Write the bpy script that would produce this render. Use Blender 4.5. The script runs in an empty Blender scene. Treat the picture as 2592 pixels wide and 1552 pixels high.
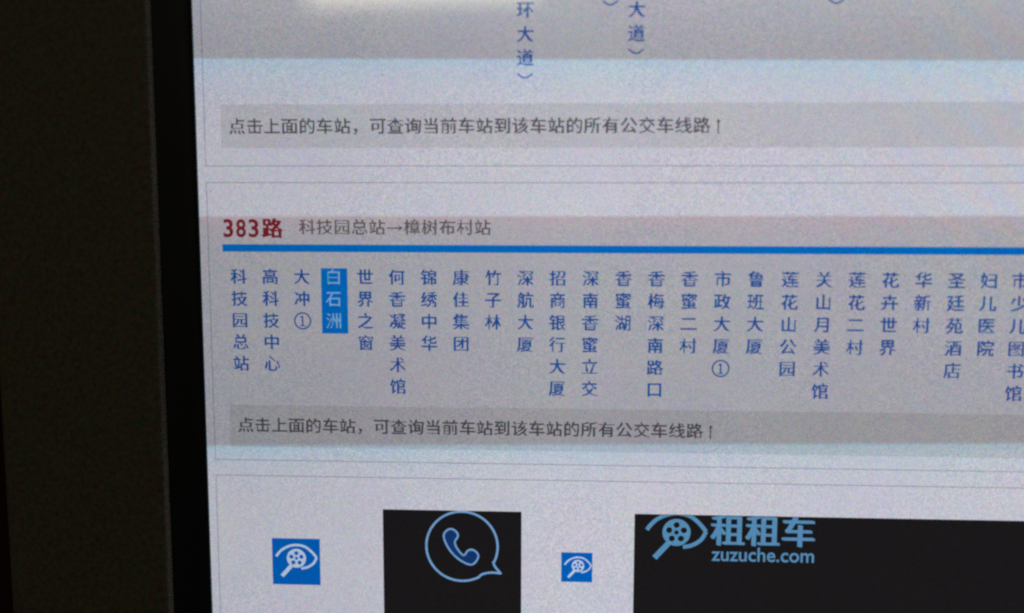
import bpy, bmesh, math, random
from mathutils import Vector, Matrix

# ------------------------------------------------------------------ units
# Everything on the display is laid out in "page units" (u right, v down, w into the screen).
K = 0.00025            # one page unit is a quarter of a millimetre
Z0 = 0.32              # height of the page origin
def P(u, v, w=0.0):
    return Vector((u * K, w * K, Z0 - v * K))
def lin(c):
    return tuple((x / 255 / 12.92) if x / 255 <= .04045 else ((x / 255 + .055) / 1.055) ** 2.4 for x in c)

scene = bpy.context.scene
col = scene.collection

# ------------------------------------------------------------------ camera
R = ((0.9987932, -0.0020497, 0.0490703), (0.0071823, 0.9944831, -0.1046504), (-0.0485851, 0.1048766, 0.9932977))
C = (278.26, -58.06, -782.64)
FPX, PW, PH = 2300.0, 2592, 1552
def axis(r): return Vector((r[0], r[2], -r[1]))
cam = bpy.data.cameras.new('camera')
cam_o = bpy.data.objects.new('camera', cam); col.objects.link(cam_o)
right, down, fwd = axis(R[0]), axis(R[1]), axis(R[2])
m = Matrix((right, -down, -fwd)).transposed().to_4x4(); m.translation = P(*C)
cam_o.matrix_world = m
cam.sensor_width = 36; cam.lens = FPX * 36 / PW
cam.clip_start = 0.01; cam.clip_end = 50
cam.dof.use_dof = True; cam.dof.focus_distance = 0.2025; cam.dof.aperture_fstop = 4.0
scene.camera = cam_o
def inv(x, y, w=0.0):
    """photo pixel -> point on the display surface (page units)"""
    a, b = (x - PW / 2) / FPX, (y - PH / 2) / FPX
    d = [R[0][i] * a + R[1][i] * b + R[2][i] for i in range(3)]
    s = (w - C[2]) / d[2]
    return (C[0] + s * d[0], C[1] + s * d[1])

# ------------------------------------------------------------------ world, lamp, exposure
world = bpy.data.worlds.new('World'); scene.world = world; world.use_nodes = True
wb = world.node_tree.nodes['Background']
wb.inputs[0].default_value = (1.0, 0.93, 0.80, 1); wb.inputs[1].default_value = 0.012
def ceiling_light():
    # fluorescent fitting up behind the photographer: its lower edge mirrors in the top of the display
    depth = -10000.0
    def refl(u, v):
        s = (-C[2] - depth) / -C[2]
        return P(C[0] + s * (u - C[0]), C[1] + s * (v - C[1]), depth)
    a, b, c = refl(66, -232.0), refl(262, -235.6), refl(66, -262)
    x = (b - a); y = (a - c); wdt, hgt = x.length, y.length
    x.normalize(); z = x.cross(y).normalized(); y = z.cross(x).normalized()
    la = bpy.data.lights.new('ceiling_light', 'AREA'); la.shape = 'RECTANGLE'
    la.size, la.size_y = wdt, hgt; la.energy = 10.0 * math.pi * wdt * hgt; la.color = (1.0, .92, .66)
    o = bpy.data.objects.new('ceiling_light', la); col.objects.link(o)
    if z.y > 0: z = -z; x = -x          # a lamp shines along its -z, towards +y (the display)
    mm = Matrix((x, y, z)).transposed().to_4x4(); mm.translation = (b + c) / 2
    o.matrix_world = mm
ceiling_light()
scene.view_settings.view_transform = 'Standard'; scene.view_settings.look = 'None'
scene.view_settings.exposure = 0; scene.view_settings.gamma = 1; scene.view_settings.use_curve_mapping = False
scene.cycles.use_denoising = False
scene.cycles.filter_width = 2.4

# ------------------------------------------------------------------ materials
def display_group():
    """light given off by the panel: picture colour x backlight flicker bands x edge fall-off x pixel grid x grain"""
    g = bpy.data.node_groups.new('display_light', 'ShaderNodeTree')
    g.interface.new_socket('Color', in_out='INPUT', socket_type='NodeSocketColor')
    g.interface.new_socket('Color', in_out='OUTPUT', socket_type='NodeSocketColor')
    N, L = g.nodes, g.links
    gi = N.new('NodeGroupInput'); go = N.new('NodeGroupOutput')
    def put(sock, v):
        if isinstance(v, bpy.types.NodeSocket): L.new(v, sock)
        else: sock.default_value = v
    def M(op, a, b=None, c=None):
        n = N.new('ShaderNodeMath'); n.operation = op
        for i, x in enumerate((a, b, c)):
            if x is not None: put(n.inputs[i], x)
        return n.outputs[0]
    def V(op, a, b):
        n = N.new('ShaderNodeVectorMath'); n.operation = op
        put(n.inputs[0], a)
        if op == 'SCALE': put(n.inputs['Scale'], b)
        else: put(n.inputs[1], b)
        return n.outputs[0]
    def MR(x, a, b, c, d, smooth=True):
        n = N.new('ShaderNodeMapRange'); n.interpolation_type = 'SMOOTHSTEP' if smooth else 'LINEAR'
        for i, q in enumerate((x, a, b, c, d)): put(n.inputs[i], q)
        return n.outputs[0]
    geo = N.new('ShaderNodeNewGeometry')
    sp = N.new('ShaderNodeSeparateXYZ'); L.new(geo.outputs['Position'], sp.inputs[0])
    u = M('MULTIPLY', sp.outputs['X'], 1 / K)
    v = M('MULTIPLY_ADD', sp.outputs['Z'], -1 / K, Z0 / K)
    def edge(v0, u0, sl):
        return M('SUBTRACT', v, M('MULTIPLY_ADD', M('SUBTRACT', u, u0), sl, v0))
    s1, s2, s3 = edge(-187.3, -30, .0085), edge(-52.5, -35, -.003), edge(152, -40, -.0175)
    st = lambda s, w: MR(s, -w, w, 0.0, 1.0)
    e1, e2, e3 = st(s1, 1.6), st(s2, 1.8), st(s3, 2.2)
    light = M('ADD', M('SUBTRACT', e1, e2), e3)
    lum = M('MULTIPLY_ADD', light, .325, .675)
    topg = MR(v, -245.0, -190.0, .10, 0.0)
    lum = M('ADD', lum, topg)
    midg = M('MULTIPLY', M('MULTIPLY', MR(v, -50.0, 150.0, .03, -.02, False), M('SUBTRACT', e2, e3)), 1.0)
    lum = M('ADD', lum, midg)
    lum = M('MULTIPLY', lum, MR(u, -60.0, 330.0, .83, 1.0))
    dec = lambda s, e, t: M('MULTIPLY', e, M('POWER', math.exp(-1 / t), M('MAXIMUM', s, 0.0)))
    tint = V('ADD', (1, 1, 1), V('SCALE', (-.22, .02, .07), dec(s1, e1, 17)))
    tint = V('ADD', tint, V('SCALE', (.20, .0, .0), dec(s2, e2, 11)))
    tint = V('ADD', tint, V('SCALE', (-.28, -.02, .03), dec(s3, e3, 12)))
    # wide mottling of the white point
    cb = N.new('ShaderNodeCombineXYZ'); put(cb.inputs[0], u); put(cb.inputs[1], v)
    def noise(scale, detail, off):
        n = N.new('ShaderNodeTexNoise'); n.noise_dimensions = '2D'
        L.new(V('ADD', cb.outputs[0], off), n.inputs['Vector'])
        n.inputs['Scale'].default_value = scale; n.inputs['Detail'].default_value = detail; n.inputs['Roughness'].default_value = .7
        return n
    n1 = noise(.012, 2, (40, 10, 0)); n2 = noise(.16, 3, (7, 90, 0))
    mot = V('ADD', V('SCALE', V('SUBTRACT', n1.outputs['Color'], (.5, .5, .5)), .11),
            V('SCALE', V('SUBTRACT', n2.outputs['Color'], (.5, .5, .5)), .11))
    tint = V('ADD', tint, mot)
    # the wide colour beat of the dot grid towards the upper right corner
    beat = M('SINE', M('ADD', M('MULTIPLY', u, .06), M('MULTIPLY_ADD', v, -.16, M('MULTIPLY', M('MULTIPLY', u, u), .00008))))
    amt = M('MULTIPLY', MR(u, 420.0, 680.0, 0.0, .04), MR(v, -60.0, 60.0, 1.0, .25))
    tint = V('ADD', tint, V('SCALE', (-1.0, .1, 1.0), M('MULTIPLY', beat, amt)))
    # pixel grid: three colour stripes per dot, dark gaps between rows; it beats with the camera's own grid
    pitch = 1.09
    a = M('MULTIPLY', u, 2 * math.pi / pitch)
    st3 = N.new('ShaderNodeCombineXYZ')
    for i in range(3): L.new(M('MULTIPLY', M('COSINE', M('ADD', a, i * 2.0944)), .30), st3.inputs[i])
    tint = V('MULTIPLY', tint, V('ADD', (1, 1, 1), st3.outputs[0]))
    lum = M('MULTIPLY', lum, M('MULTIPLY_ADD', M('COSINE', M('MULTIPLY', v, 2 * math.pi / pitch)), .18, 1.0))
    # per-dot grain
    wn = N.new('ShaderNodeTexWhiteNoise'); wn.noise_dimensions = '2D'
    cell = N.new('ShaderNodeVectorMath'); cell.operation = 'FLOOR'
    L.new(V('SCALE', cb.outputs[0], 1 / 1.15), cell.inputs[0]); L.new(cell.outputs[0], wn.inputs['Vector'])
    n3 = noise(.008, 1, (300, 55, 0))
    gr = V('ADD', (1, 1, 1), V('SCALE', V('SUBTRACT', wn.outputs['Color'], (.5, .5, .5)), .24))
    lum = M('MULTIPLY', lum, M('MULTIPLY_ADD', M('SUBTRACT', wn.outputs['Value'], .5), MR(n3.outputs[0], .35, .65, .06, .20), 1.0))
    lum = M('MULTIPLY', lum, M('SUBTRACT', 1.0, M('MULTIPLY', M('GREATER_THAN', wn.outputs['Value'], .9985), .35)))   # stray dark dots
    # a dimmed backlight turns a little warmer
    tint = V('ADD', tint, V('SCALE', (-.002, .002, -.025), M('SUBTRACT', 1.0, light)))
    tot = V('MULTIPLY', V('SCALE', tint, lum), gr)
    L.new(V('MULTIPLY', gi.outputs[0], tot), go.inputs[0])
    return g
DG = display_group()
MATS = {}
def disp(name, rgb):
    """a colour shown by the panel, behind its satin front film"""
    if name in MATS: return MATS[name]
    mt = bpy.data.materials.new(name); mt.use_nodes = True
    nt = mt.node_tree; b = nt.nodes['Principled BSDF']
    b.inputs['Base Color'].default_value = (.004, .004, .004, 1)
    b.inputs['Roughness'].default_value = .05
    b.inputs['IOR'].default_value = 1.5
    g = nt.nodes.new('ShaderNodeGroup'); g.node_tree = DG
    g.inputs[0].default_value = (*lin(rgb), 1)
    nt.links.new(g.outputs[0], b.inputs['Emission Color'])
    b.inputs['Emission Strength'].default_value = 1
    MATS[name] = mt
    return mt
def plastic(name, rgb, rough, spec, grain, scale, bump):
    mt = bpy.data.materials.new(name); mt.use_nodes = True
    nt = mt.node_tree; N, L = nt.nodes, nt.links; b = N['Principled BSDF']
    tc = N.new('ShaderNodeTexCoord')
    n = N.new('ShaderNodeTexNoise'); n.inputs['Scale'].default_value = scale; n.inputs['Detail'].default_value = 5
    L.new(tc.outputs['Object'], n.inputs['Vector'])
    va = N.new('ShaderNodeVectorMath'); va.operation = 'MULTIPLY_ADD'      # mottled grain, centred on the plain colour
    L.new(n.outputs['Color'], va.inputs[0]); va.inputs[1].default_value = (2.6 * grain,) * 3; va.inputs[2].default_value = (1 - 1.3 * grain,) * 3
    vm = N.new('ShaderNodeVectorMath'); vm.operation = 'MULTIPLY'; vm.inputs[1].default_value = rgb
    L.new(va.outputs[0], vm.inputs[0]); L.new(vm.outputs[0], b.inputs['Base Color'])
    b.inputs['Roughness'].default_value = rough; b.inputs['Specular IOR Level'].default_value = spec
    bp = N.new('ShaderNodeBump'); bp.inputs['Strength'].default_value = bump; bp.inputs['Distance'].default_value = .0002
    L.new(n.outputs[0], bp.inputs['Height']); L.new(bp.outputs[0], b.inputs['Normal'])
    return mt
M_FRAME = plastic('olive_grey_plastic', (.150, .130, .088), .6, .25, 1.0, 1100, .15)
M_INNER = plastic('black_plastic', (.007, .007, .010), .42, .18, .6, 1200, .05)
M_WALL = plastic('dark_red_brown_wall', (.045, .012, .010), .9, .1, .5, 60, .2)

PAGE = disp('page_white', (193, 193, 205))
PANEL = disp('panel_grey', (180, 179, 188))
LINE = disp('hairline_grey', (154, 154, 168))
BLUE = disp('bar_blue', (0, 120, 216))
STATION = disp('station_blue', (24, 86, 170))
NOTE = disp('note_grey', (80, 78, 84))
TITLE = disp('title_grey', (104, 100, 104))
RED = disp('route_red', (132, 36, 52))
PALE = disp('pale_blue', (150, 192, 232))
BLACK = disp('advert_black', (25, 23, 25))
TILEBLUE = disp('tile_blue', (0, 92, 180))
TILEWHITE = disp('tile_white', (182, 198, 222))
LOGO = disp('logo_blue', (84, 136, 176))
PICKED = disp('picked_station', (150, 198, 244))
HANDSET = disp('handset_blue', (18, 52, 104))
ICON = disp('icon_line', (112, 156, 202))

# ------------------------------------------------------------------ object helpers
def mesh_obj(name, verts, faces, mats, parent, idx=None):
    me = bpy.data.meshes.new(name); me.from_pydata([tuple(x) for x in verts], [], faces)
    for q in (mats if isinstance(mats, (list, tuple)) else [mats]): me.materials.append(q)
    if idx: me.polygons.foreach_set('material_index', idx)
    me.update()
    o = bpy.data.objects.new(name, me); col.objects.link(o); o.parent = parent
    return o
class Flat:
    """flat print on the display, in page units; layer n floats n x 0.015 mm in front of the panel"""
    def __init__(s): s.v, s.f, s.i = [], [], []
    def poly(s, pts, layer, mi=0):
        b = len(s.v); s.v += [P(p[0], p[1], -layer * .06) for p in pts]; s.f.append(list(range(b, b + len(pts)))); s.i.append(mi)
    def rect(s, u0, v0, u1, v1, layer, mi=0): s.poly([(u0, v1), (u1, v1), (u1, v0), (u0, v0)], layer, mi)
    def ribbon(s, pts, width, layer, mi=0, closed=False):
        n = len(pts); L_, R_ = [], []
        for k in range(n):
            a = pts[k - 1] if (k > 0 or closed) else pts[k]
            b = pts[(k + 1) % n] if (k < n - 1 or closed) else pts[k]
            dx, dy = b[0] - a[0], b[1] - a[1]; d = math.hypot(dx, dy) or 1
            nx, ny = -dy / d * width / 2, dx / d * width / 2
            L_.append((pts[k][0] + nx, pts[k][1] + ny)); R_.append((pts[k][0] - nx, pts[k][1] - ny))
        for k in range(n if closed else n - 1):
            j = (k + 1) % n
            s.poly([L_[k], L_[j], R_[j], R_[k]], layer, mi)
    def disc(s, c, r, layer, mi=0, n=28): s.poly([(c[0] + r * math.cos(t * 2 * math.pi / n), c[1] + r * math.sin(t * 2 * math.pi / n)) for t in range(n)], layer, mi)
    def build(s, name, mats, clip_v=None):
        o = mesh_obj(name, s.v, s.f, mats, screen, s.i)
        if clip_v is not None:
            bm = bmesh.new(); bm.from_mesh(o.data)
            bmesh.ops.bisect_plane(bm, geom=bm.verts[:] + bm.edges[:] + bm.faces[:], plane_co=P(0, clip_v), plane_no=(0, 0, 1), clear_outer=True)
            bm.to_mesh(o.data); bm.free()
        return o
def smooth(pts, n=8, closed=False):
    out = []; N_ = len(pts)
    for k in range(N_ if closed else N_ - 1):
        g = lambda j: pts[j % N_] if closed else pts[max(0, min(N_ - 1, j))]
        p0, p1, p2, p3 = g(k - 1), g(k), g(k + 1), g(k + 2)
        for t in range(n):
            t /= n
            out.append(tuple(.5 * (2 * p1[i] + (p2[i] - p0[i]) * t + (2 * p0[i] - 5 * p1[i] + 4 * p2[i] - p3[i]) * t * t + (3 * p1[i] - p0[i] - 3 * p2[i] + p3[i]) * t ** 3) for i in (0, 1)))
    if not closed: out.append(pts[-1])
    return out

GLYPH = {}
def glyph(ch, bold=0.0):
    key = (ch, bold)
    if key not in GLYPH:
        cu = bpy.data.curves.new('glyph', 'FONT'); cu.body = ch; cu.size = 1; cu.resolution_u = 3; cu.offset = bold
        cu.fill_mode = 'FRONT'
        o = bpy.data.objects.new('glyph', cu); col.objects.link(o)
        dg = bpy.context.evaluated_depsgraph_get()
        me = bpy.data.meshes.new_from_object(o.evaluated_get(dg))
        GLYPH[key] = ([(q.co.x, q.co.y) for q in me.vertices], [list(p.vertices) for p in me.polygons])
        bpy.data.objects.remove(o); bpy.data.curves.remove(cu); bpy.data.meshes.remove(me)
    return GLYPH[key]
REF = glyph('国')          # a full-width frame character: gives the em box of the fallback font
rx = [q[0] for q in REF[0]]; ry = [q[1] for q in REF[0]]
RC = ((min(rx) + max(rx)) / 2, (min(ry) + max(ry)) / 2); RS = max(max(rx) - min(rx), max(ry) - min(ry))
DOT = .62
def stamp(F, ch, u, v, size, layer, bold=0.0, sx=1.0, mi=0):
    """one full-width character; u,v = centre of its cell, size = width of a frame character; bold = how far the stroke is widened"""
    if ch == '\u2460':            # circled one
        F.ribbon([(u + 7.0 * math.cos(t * math.pi / 18), v + 7.0 * math.sin(t * math.pi / 18)) for t in range(36)], 1.25, layer, mi, True)
        F.ribbon([(u, v - 4.4), (u, v + 4.0)], 1.3, layer, mi); F.ribbon([(u - 2.2, v + 4.3), (u + 2.2, v + 4.3)], 1.0, layer + .5, mi); F.ribbon([(u - 2, v - 3.0), (u - .3, v - 4.0)], 1.0, layer + .5, mi)
        return
    vs, fs = glyph(ch); k = size / RS
    steps = (0,) if not bold else ((-.5, .5) if bold < .8 else (-.5, -.17, .17, .5))
    for n, d in enumerate(steps):
        b = len(F.v)
        sn = (lambda q: round(q / DOT) * DOT) if size < 20 else (lambda q: q)      # strokes sit on the dot grid of the panel
        F.v += [P(u + sn((x - RC[0]) * k * sx) + d * bold, v - sn((y - RC[1]) * k) + (d * bold * .3), -(layer + n * .5) * .06) for x, y in vs]
        F.f += [[b + i for i in f] for f in fs]; F.i += [mi] * len(fs)
def fit_text(F, s, u0, u1, v_base, cap, layer, bold=0.0, mi=0):
    """Latin text between u0 and u1 with its capitals cap high"""
    vs, fs = glyph(s, bold); xs = [q[0] for q in vs]
    hs = [q[1] for q in glyph('h', bold)[0]]; hy = max(hs)
    kx = (u1 - u0) / (max(xs) - min(xs)); ky = cap / hy; b = len(F.v); x0 = min(xs)
    F.v += [P(u0 + (x - x0) * kx, v_base - y * ky, -layer * .06) for x, y in vs]
    F.f += [[b + i for i in f] for f in fs]; F.i += [mi] * len(fs)

# ------------------------------------------------------------------ the setting: dark wall behind
wall = bpy.data.meshes.new('wall'); wy = .45
wall.from_pydata([(-2.5, wy, 0), (2.5, wy, 0), (2.5, wy, 2.2), (-2.5, wy, 2.2)], [], [[0, 1, 2, 3]]); wall.materials.append(M_WALL)
wo = bpy.data.objects.new('wall', wall); col.objects.link(wo); wo['kind'] = 'structure'

# ------------------------------------------------------------------ the monitor
SU0, SU1, SV0, SV1 = -34.0, 1316.0, -640.0, 440.0
monitor = bpy.data.objects.new('computer_monitor', None); col.objects.link(monitor)
monitor['label'] = 'desktop monitor with dark olive grey frame showing a Chinese bus route web page'
monitor['category'] = 'monitor'

def frame_sweep(name, prof, mat, loop=True):
    """sweep a (outward offset from the screen edge, w) profile round the screen, mitred at the corners"""
    vs, fs = [], []
    n = len(prof)
    for su, sv in ((-1, -1), (1, -1), (1, 1), (-1, 1)):
        for off, w in prof:
            u = SU0 - off if su < 0 else SU1 + off
            v = SV0 - off if sv < 0 else SV1 + off
            vs.append(P(u, v, w))
    for c in range(4):
        d = (c + 1) % 4
        for k in range(n - 1):
            fs.append([c * n + k, c * n + k + 1, d * n + k + 1, d * n + k])
    o = mesh_obj(name, vs, fs, mat, monitor)
    bm = bmesh.new(); bm.from_mesh(o.data); bmesh.ops.recalc_face_normals(bm, faces=bm.faces[:])
    bm.to_mesh(o.data); bm.free()
    for p in o.data.polygons: p.use_smooth = True
    try: o.data.set_sharp_from_angle(angle=math.radians(50))
    except Exception: pass
    return o
# black inner bezel: from the panel up to the inside of the frame
frame_sweep('inner_bezel', [(-.6, .8), (-.5, -.6), (.1, -1.8), (.9, -2.9), (2.2, -3.8), (8, -6), (17, -9), (24, -12), (28.6, -14), (29.4, -10)], M_INNER)
# outer frame: rounded lip, gently crowned face, rounded outer edge, side going back
lip = [(29.2, -9), (29.2, -18.6)]
for k in range(1, 7):
    a = math.radians(90 * k / 6); r = 4.4
    lip.append((29.2 + r - r * math.cos(a), -18.6 - r * math.sin(a)))
face = [(45, -24.2), (75, -25.4), (105, -25.8), (135, -25.4), (163, -23.4)]
outer = []
for k in range(1, 8):
    a = math.radians(90 * k / 7); r = 17.0
    outer.append((163 + r * math.sin(a), -23.4 + r - r * math.cos(a)))
frame_sweep('frame', lip + face + outer + [(180, 60), (168, 110)], M_FRAME)
# back shell closes the case
frame_sweep('back_shell', [(169, 109), (120, 190), (60, 240), (-300, 260), (-539, 262)], M_FRAME)

# panel
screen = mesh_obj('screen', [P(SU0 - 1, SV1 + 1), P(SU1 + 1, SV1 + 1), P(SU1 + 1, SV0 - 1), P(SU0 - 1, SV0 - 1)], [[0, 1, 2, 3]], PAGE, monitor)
RIGHT = 1284.0

# --- card outlines (thin hairlines)
def card(v0, v1, u0=-26.6, t=.85):
    F = Flat()
    F.rect(u0, v0, RIGHT, v0 + t, 1); F.rect(u0, v1 - t, RIGHT, v1, 1)
    F.rect(u0, v0 + t, u0 + t, v1 - t, 1); F.rect(RIGHT - t, v0 + t, RIGHT, v1 - t, 1)
    F.build('card_outline', LINE)
card(-420, -95.7); card(-82.3, 164.8); card(178.3, 430)

# --- note panels and their sentences
SENT = '点击上面的车站，可查询当前车站到该车站的所有公交车线路'
def note(v0, v1, vt):
    F = Flat(); F.rect(-11.8, v0, RIGHT - 16, v1, 1); F.build('note_panel', PANEL)
    F = Flat()
    for k, ch in enumerate(SENT): stamp(F, ch, -5.2 + 15.27 * (k + .5), vt, 12.8, 2, .5, 1.02)
    F.ribbon([(413.2, vt - 4.0), (413.2, vt + 6.8)], 1.15, 2)
    F.poly([(413.2, vt - 5.8), (411.2, vt - 2.4), (413.2, vt - 3.4), (415.2, vt - 2.4)], 3)
    F.build('note_text', NOTE)
note(-148.3, -111.3, -129.6); note(114.2, 152.4, 132.6)

# --- route heading
F = Flat(); [fit_text(F, ch, -12.4 + 11.2 * k, -3.6 + 11.2 * k, -35.0, 15.2, 2, .022) for k, ch in enumerate('383')]; stamp(F, '路', 30.8, -42.2, 16.2, 2, 1.5); F.build('route_number', RED)
F = Flat()
for k, ch in enumerate('科技园总站→樟树布村站'):
    if ch == '→':
        uc = 54 + 15.3 * (k + .5); F.ribbon([(uc - 6.6, -42.9), (uc + 6, -42.9)], 1.2, 2); F.poly([(uc + 7.2, -42.9), (uc + 3.2, -45.6), (uc + 4.4, -42.9), (uc + 3.2, -40.2)], 3)
    else: stamp(F, ch, 54 + 15.3 * (k + .5), -43.4, 12.8, 2, .38, 1.02)
F.build('route_title', TITLE)
F = Flat(); F.rect(-13.7, -28.4, RIGHT - 14, -21.9, 2); F.build('route_bar', BLUE)

# --- stations of the 383 line
STOPS = ['科技园总站', '高科技中心', '大冲①', '白石洲', '世界之窗', '何香凝美术馆', '锦绣中华', '康佳集团', '竹子林', '深航大厦', '招商银行大厦', '深南香蜜立交',
         '香蜜湖', '香梅深南路口', '香蜜二村', '市政大厦①', '鲁班大厦', '莲花山公园', '关山月美术馆', '莲花二村', '花卉世界', '华新村', '圣廷苑酒店', '妇儿医院', '市少儿图书馆']
DU = ((0, 0), (5, -.3), (10, -.5), (13, 0), (16, .6), (18, 1.6), (20, 1.0), (22, -.1), (23, -1.6), (24, -3.9))   # uneven column widths of the page table
def du(i):
    for (a, x), (b, y) in zip(DU, DU[1:]):
        if a <= i <= b: return x + (y - x) * (i - a) / (b - a)
for i, s in enumerate(STOPS):
    if s == '白石洲':
        F = Flat(); F.rect(73.0, -7.8, 96.2, 49.6, 2); F.build('station_highlight', BLUE)
    F = Flat()
    for k, ch in enumerate(s): stamp(F, ch, i * 28.0 + du(i), k * 19.28, 12.9, 3, 0 if s == '白石洲' else .55)
    F.build('station_name', PICKED if s == '白石洲' else STATION)
# tails of the station names of the line above
def smile(F, u, v):
    F.ribbon([(u - 6.3 + 12.6 * t / 10, v - 1.6 + 3.6 * math.sin(math.pi * t / 10)) for t in range(11)], 1.25, 3)
for u, chars, vs, pv in ((250.6, '环大道', (-225.2, -205.4, -186), -171.6), (343.5, '大道', (-224.8, -205.4), -191.2), (321.5, '', (), -230.8), (506.9, '', (), -230.4)):
    F = Flat()
    for ch, v in zip(chars, vs): stamp(F, ch, u, v, 12.9, 3, .55)
    smile(F, u, pv); F.build('station_name', STATION)

# --- advert strip at the foot of the page
TOP = 207.8
F = Flat(); F.rect(124.6, TOP, 248.8, 372, 1); F.build('call_panel', BLACK)
F = Flat(); F.rect(348.7, TOP, 905, 372, 1); F.build('company_panel', BLACK)
z7 = lambda x, y: inv(350 + x / 2.479, 1050 + y / 2.479)
z8 = lambda x, y: inv(1250 + x / 2.479, 1050 + y / 2.479)
# speech bubble with a telephone handset
F = Flat(); cx, cy, cr = 195.6, 240.6, 32.0
bub = [(cx + cr * math.cos(math.radians(a)), cy + cr * math.sin(math.radians(a))) for a in range(62, 388, 4)]
bub += smooth([bub[-1], z7(2228, 925), z7(2240, 955), z7(2276, 996)], 5)[1:]
bub += smooth([z7(2276, 996), z7(2215, 990), z7(2160, 1000), bub[0]], 5)[1:-1]
F.ribbon(bub, 2.0, 2, 0, True)
F.build('speech_bubble', ICON)
hs = smooth([z7(*p) for p in ((1917, 757), (1935, 726), (1966, 716), (1996, 734), (2006, 762), (1986, 800), (2006, 846), (2042, 882), (2066, 854), (2094, 846), (2122, 862), (2134, 888), (2118, 922), (2092, 940), (2056, 932), (2006, 902), (1962, 858), (1930, 806))], 4, True)
F = Flat(); F.poly(hs, 2, 1); F.ribbon(hs, 1.7, 3, 0, True); F.build('telephone_handset', [ICON, HANDSET])
# emblem: an eye whose iris is a spoked wheel with a handle
def emblem(F, c, k, layer, stroke):
    T = lambda x, y: (c[0] + x * k, c[1] + y * k)
    F.ribbon(smooth([T(*p) for p in ((-131, -10), (-95, -52), (-45, -79), (7, -87), (58, -75), (98, -44), (130, -6))], 6), stroke, layer)
    F.ribbon(smooth([T(*p) for p in ((130, -6), (108, 32), (68, 58), (30, 66))], 5), stroke, layer + 1)
    F.disc(T(0, 0), 62 * k, layer + 2)
    F.ribbon([T(-30, 45), T(-95, 118)], 25 * k, layer + 3)
    F.disc(T(0, 0), 10 * k, layer + 4, 1, 12)
    for j in range(5):
        a = -math.pi / 2 + j * 2 * math.pi / 5
        F.disc(T(34 * math.cos(a), 34 * math.sin(a)), 13.5 * k, layer + 4, 1, 14)
F = Flat(); emblem(F, z8(1146, 738), 1.40 * .1423, 2, 3.6); F.build('emblem', [LOGO, BLACK], TOP + .4)
F = Flat()
for k, ch in enumerate('租租车'): stamp(F, ch, (430.6, 461.0, 491.8)[k], 221.6, 26.6, 2, 1.9)
F.build('company_name', LOGO, TOP + .4)
F = Flat(); fit_text(F, 'zuzuche.com', 416.8, 506.0, 249.0, 12.6, 2, .012); F.build('web_address', LOGO)
# blue tiles with the same emblem
for rect, c, k in (((23.2, 236.4, 67.0, 279.6), z7(993, 900), .1423), ((284.4, 244.2, 312.0, 271.4), z8(528, 948), .1423 * .637)):
    F = Flat(); F.rect(*rect, 1); F.build('logo_tile', TILEBLUE)
    F = Flat(); emblem(F, c, k, 2, 15.5 * k); F.build('emblem', [TILEWHITE, TILEBLUE])
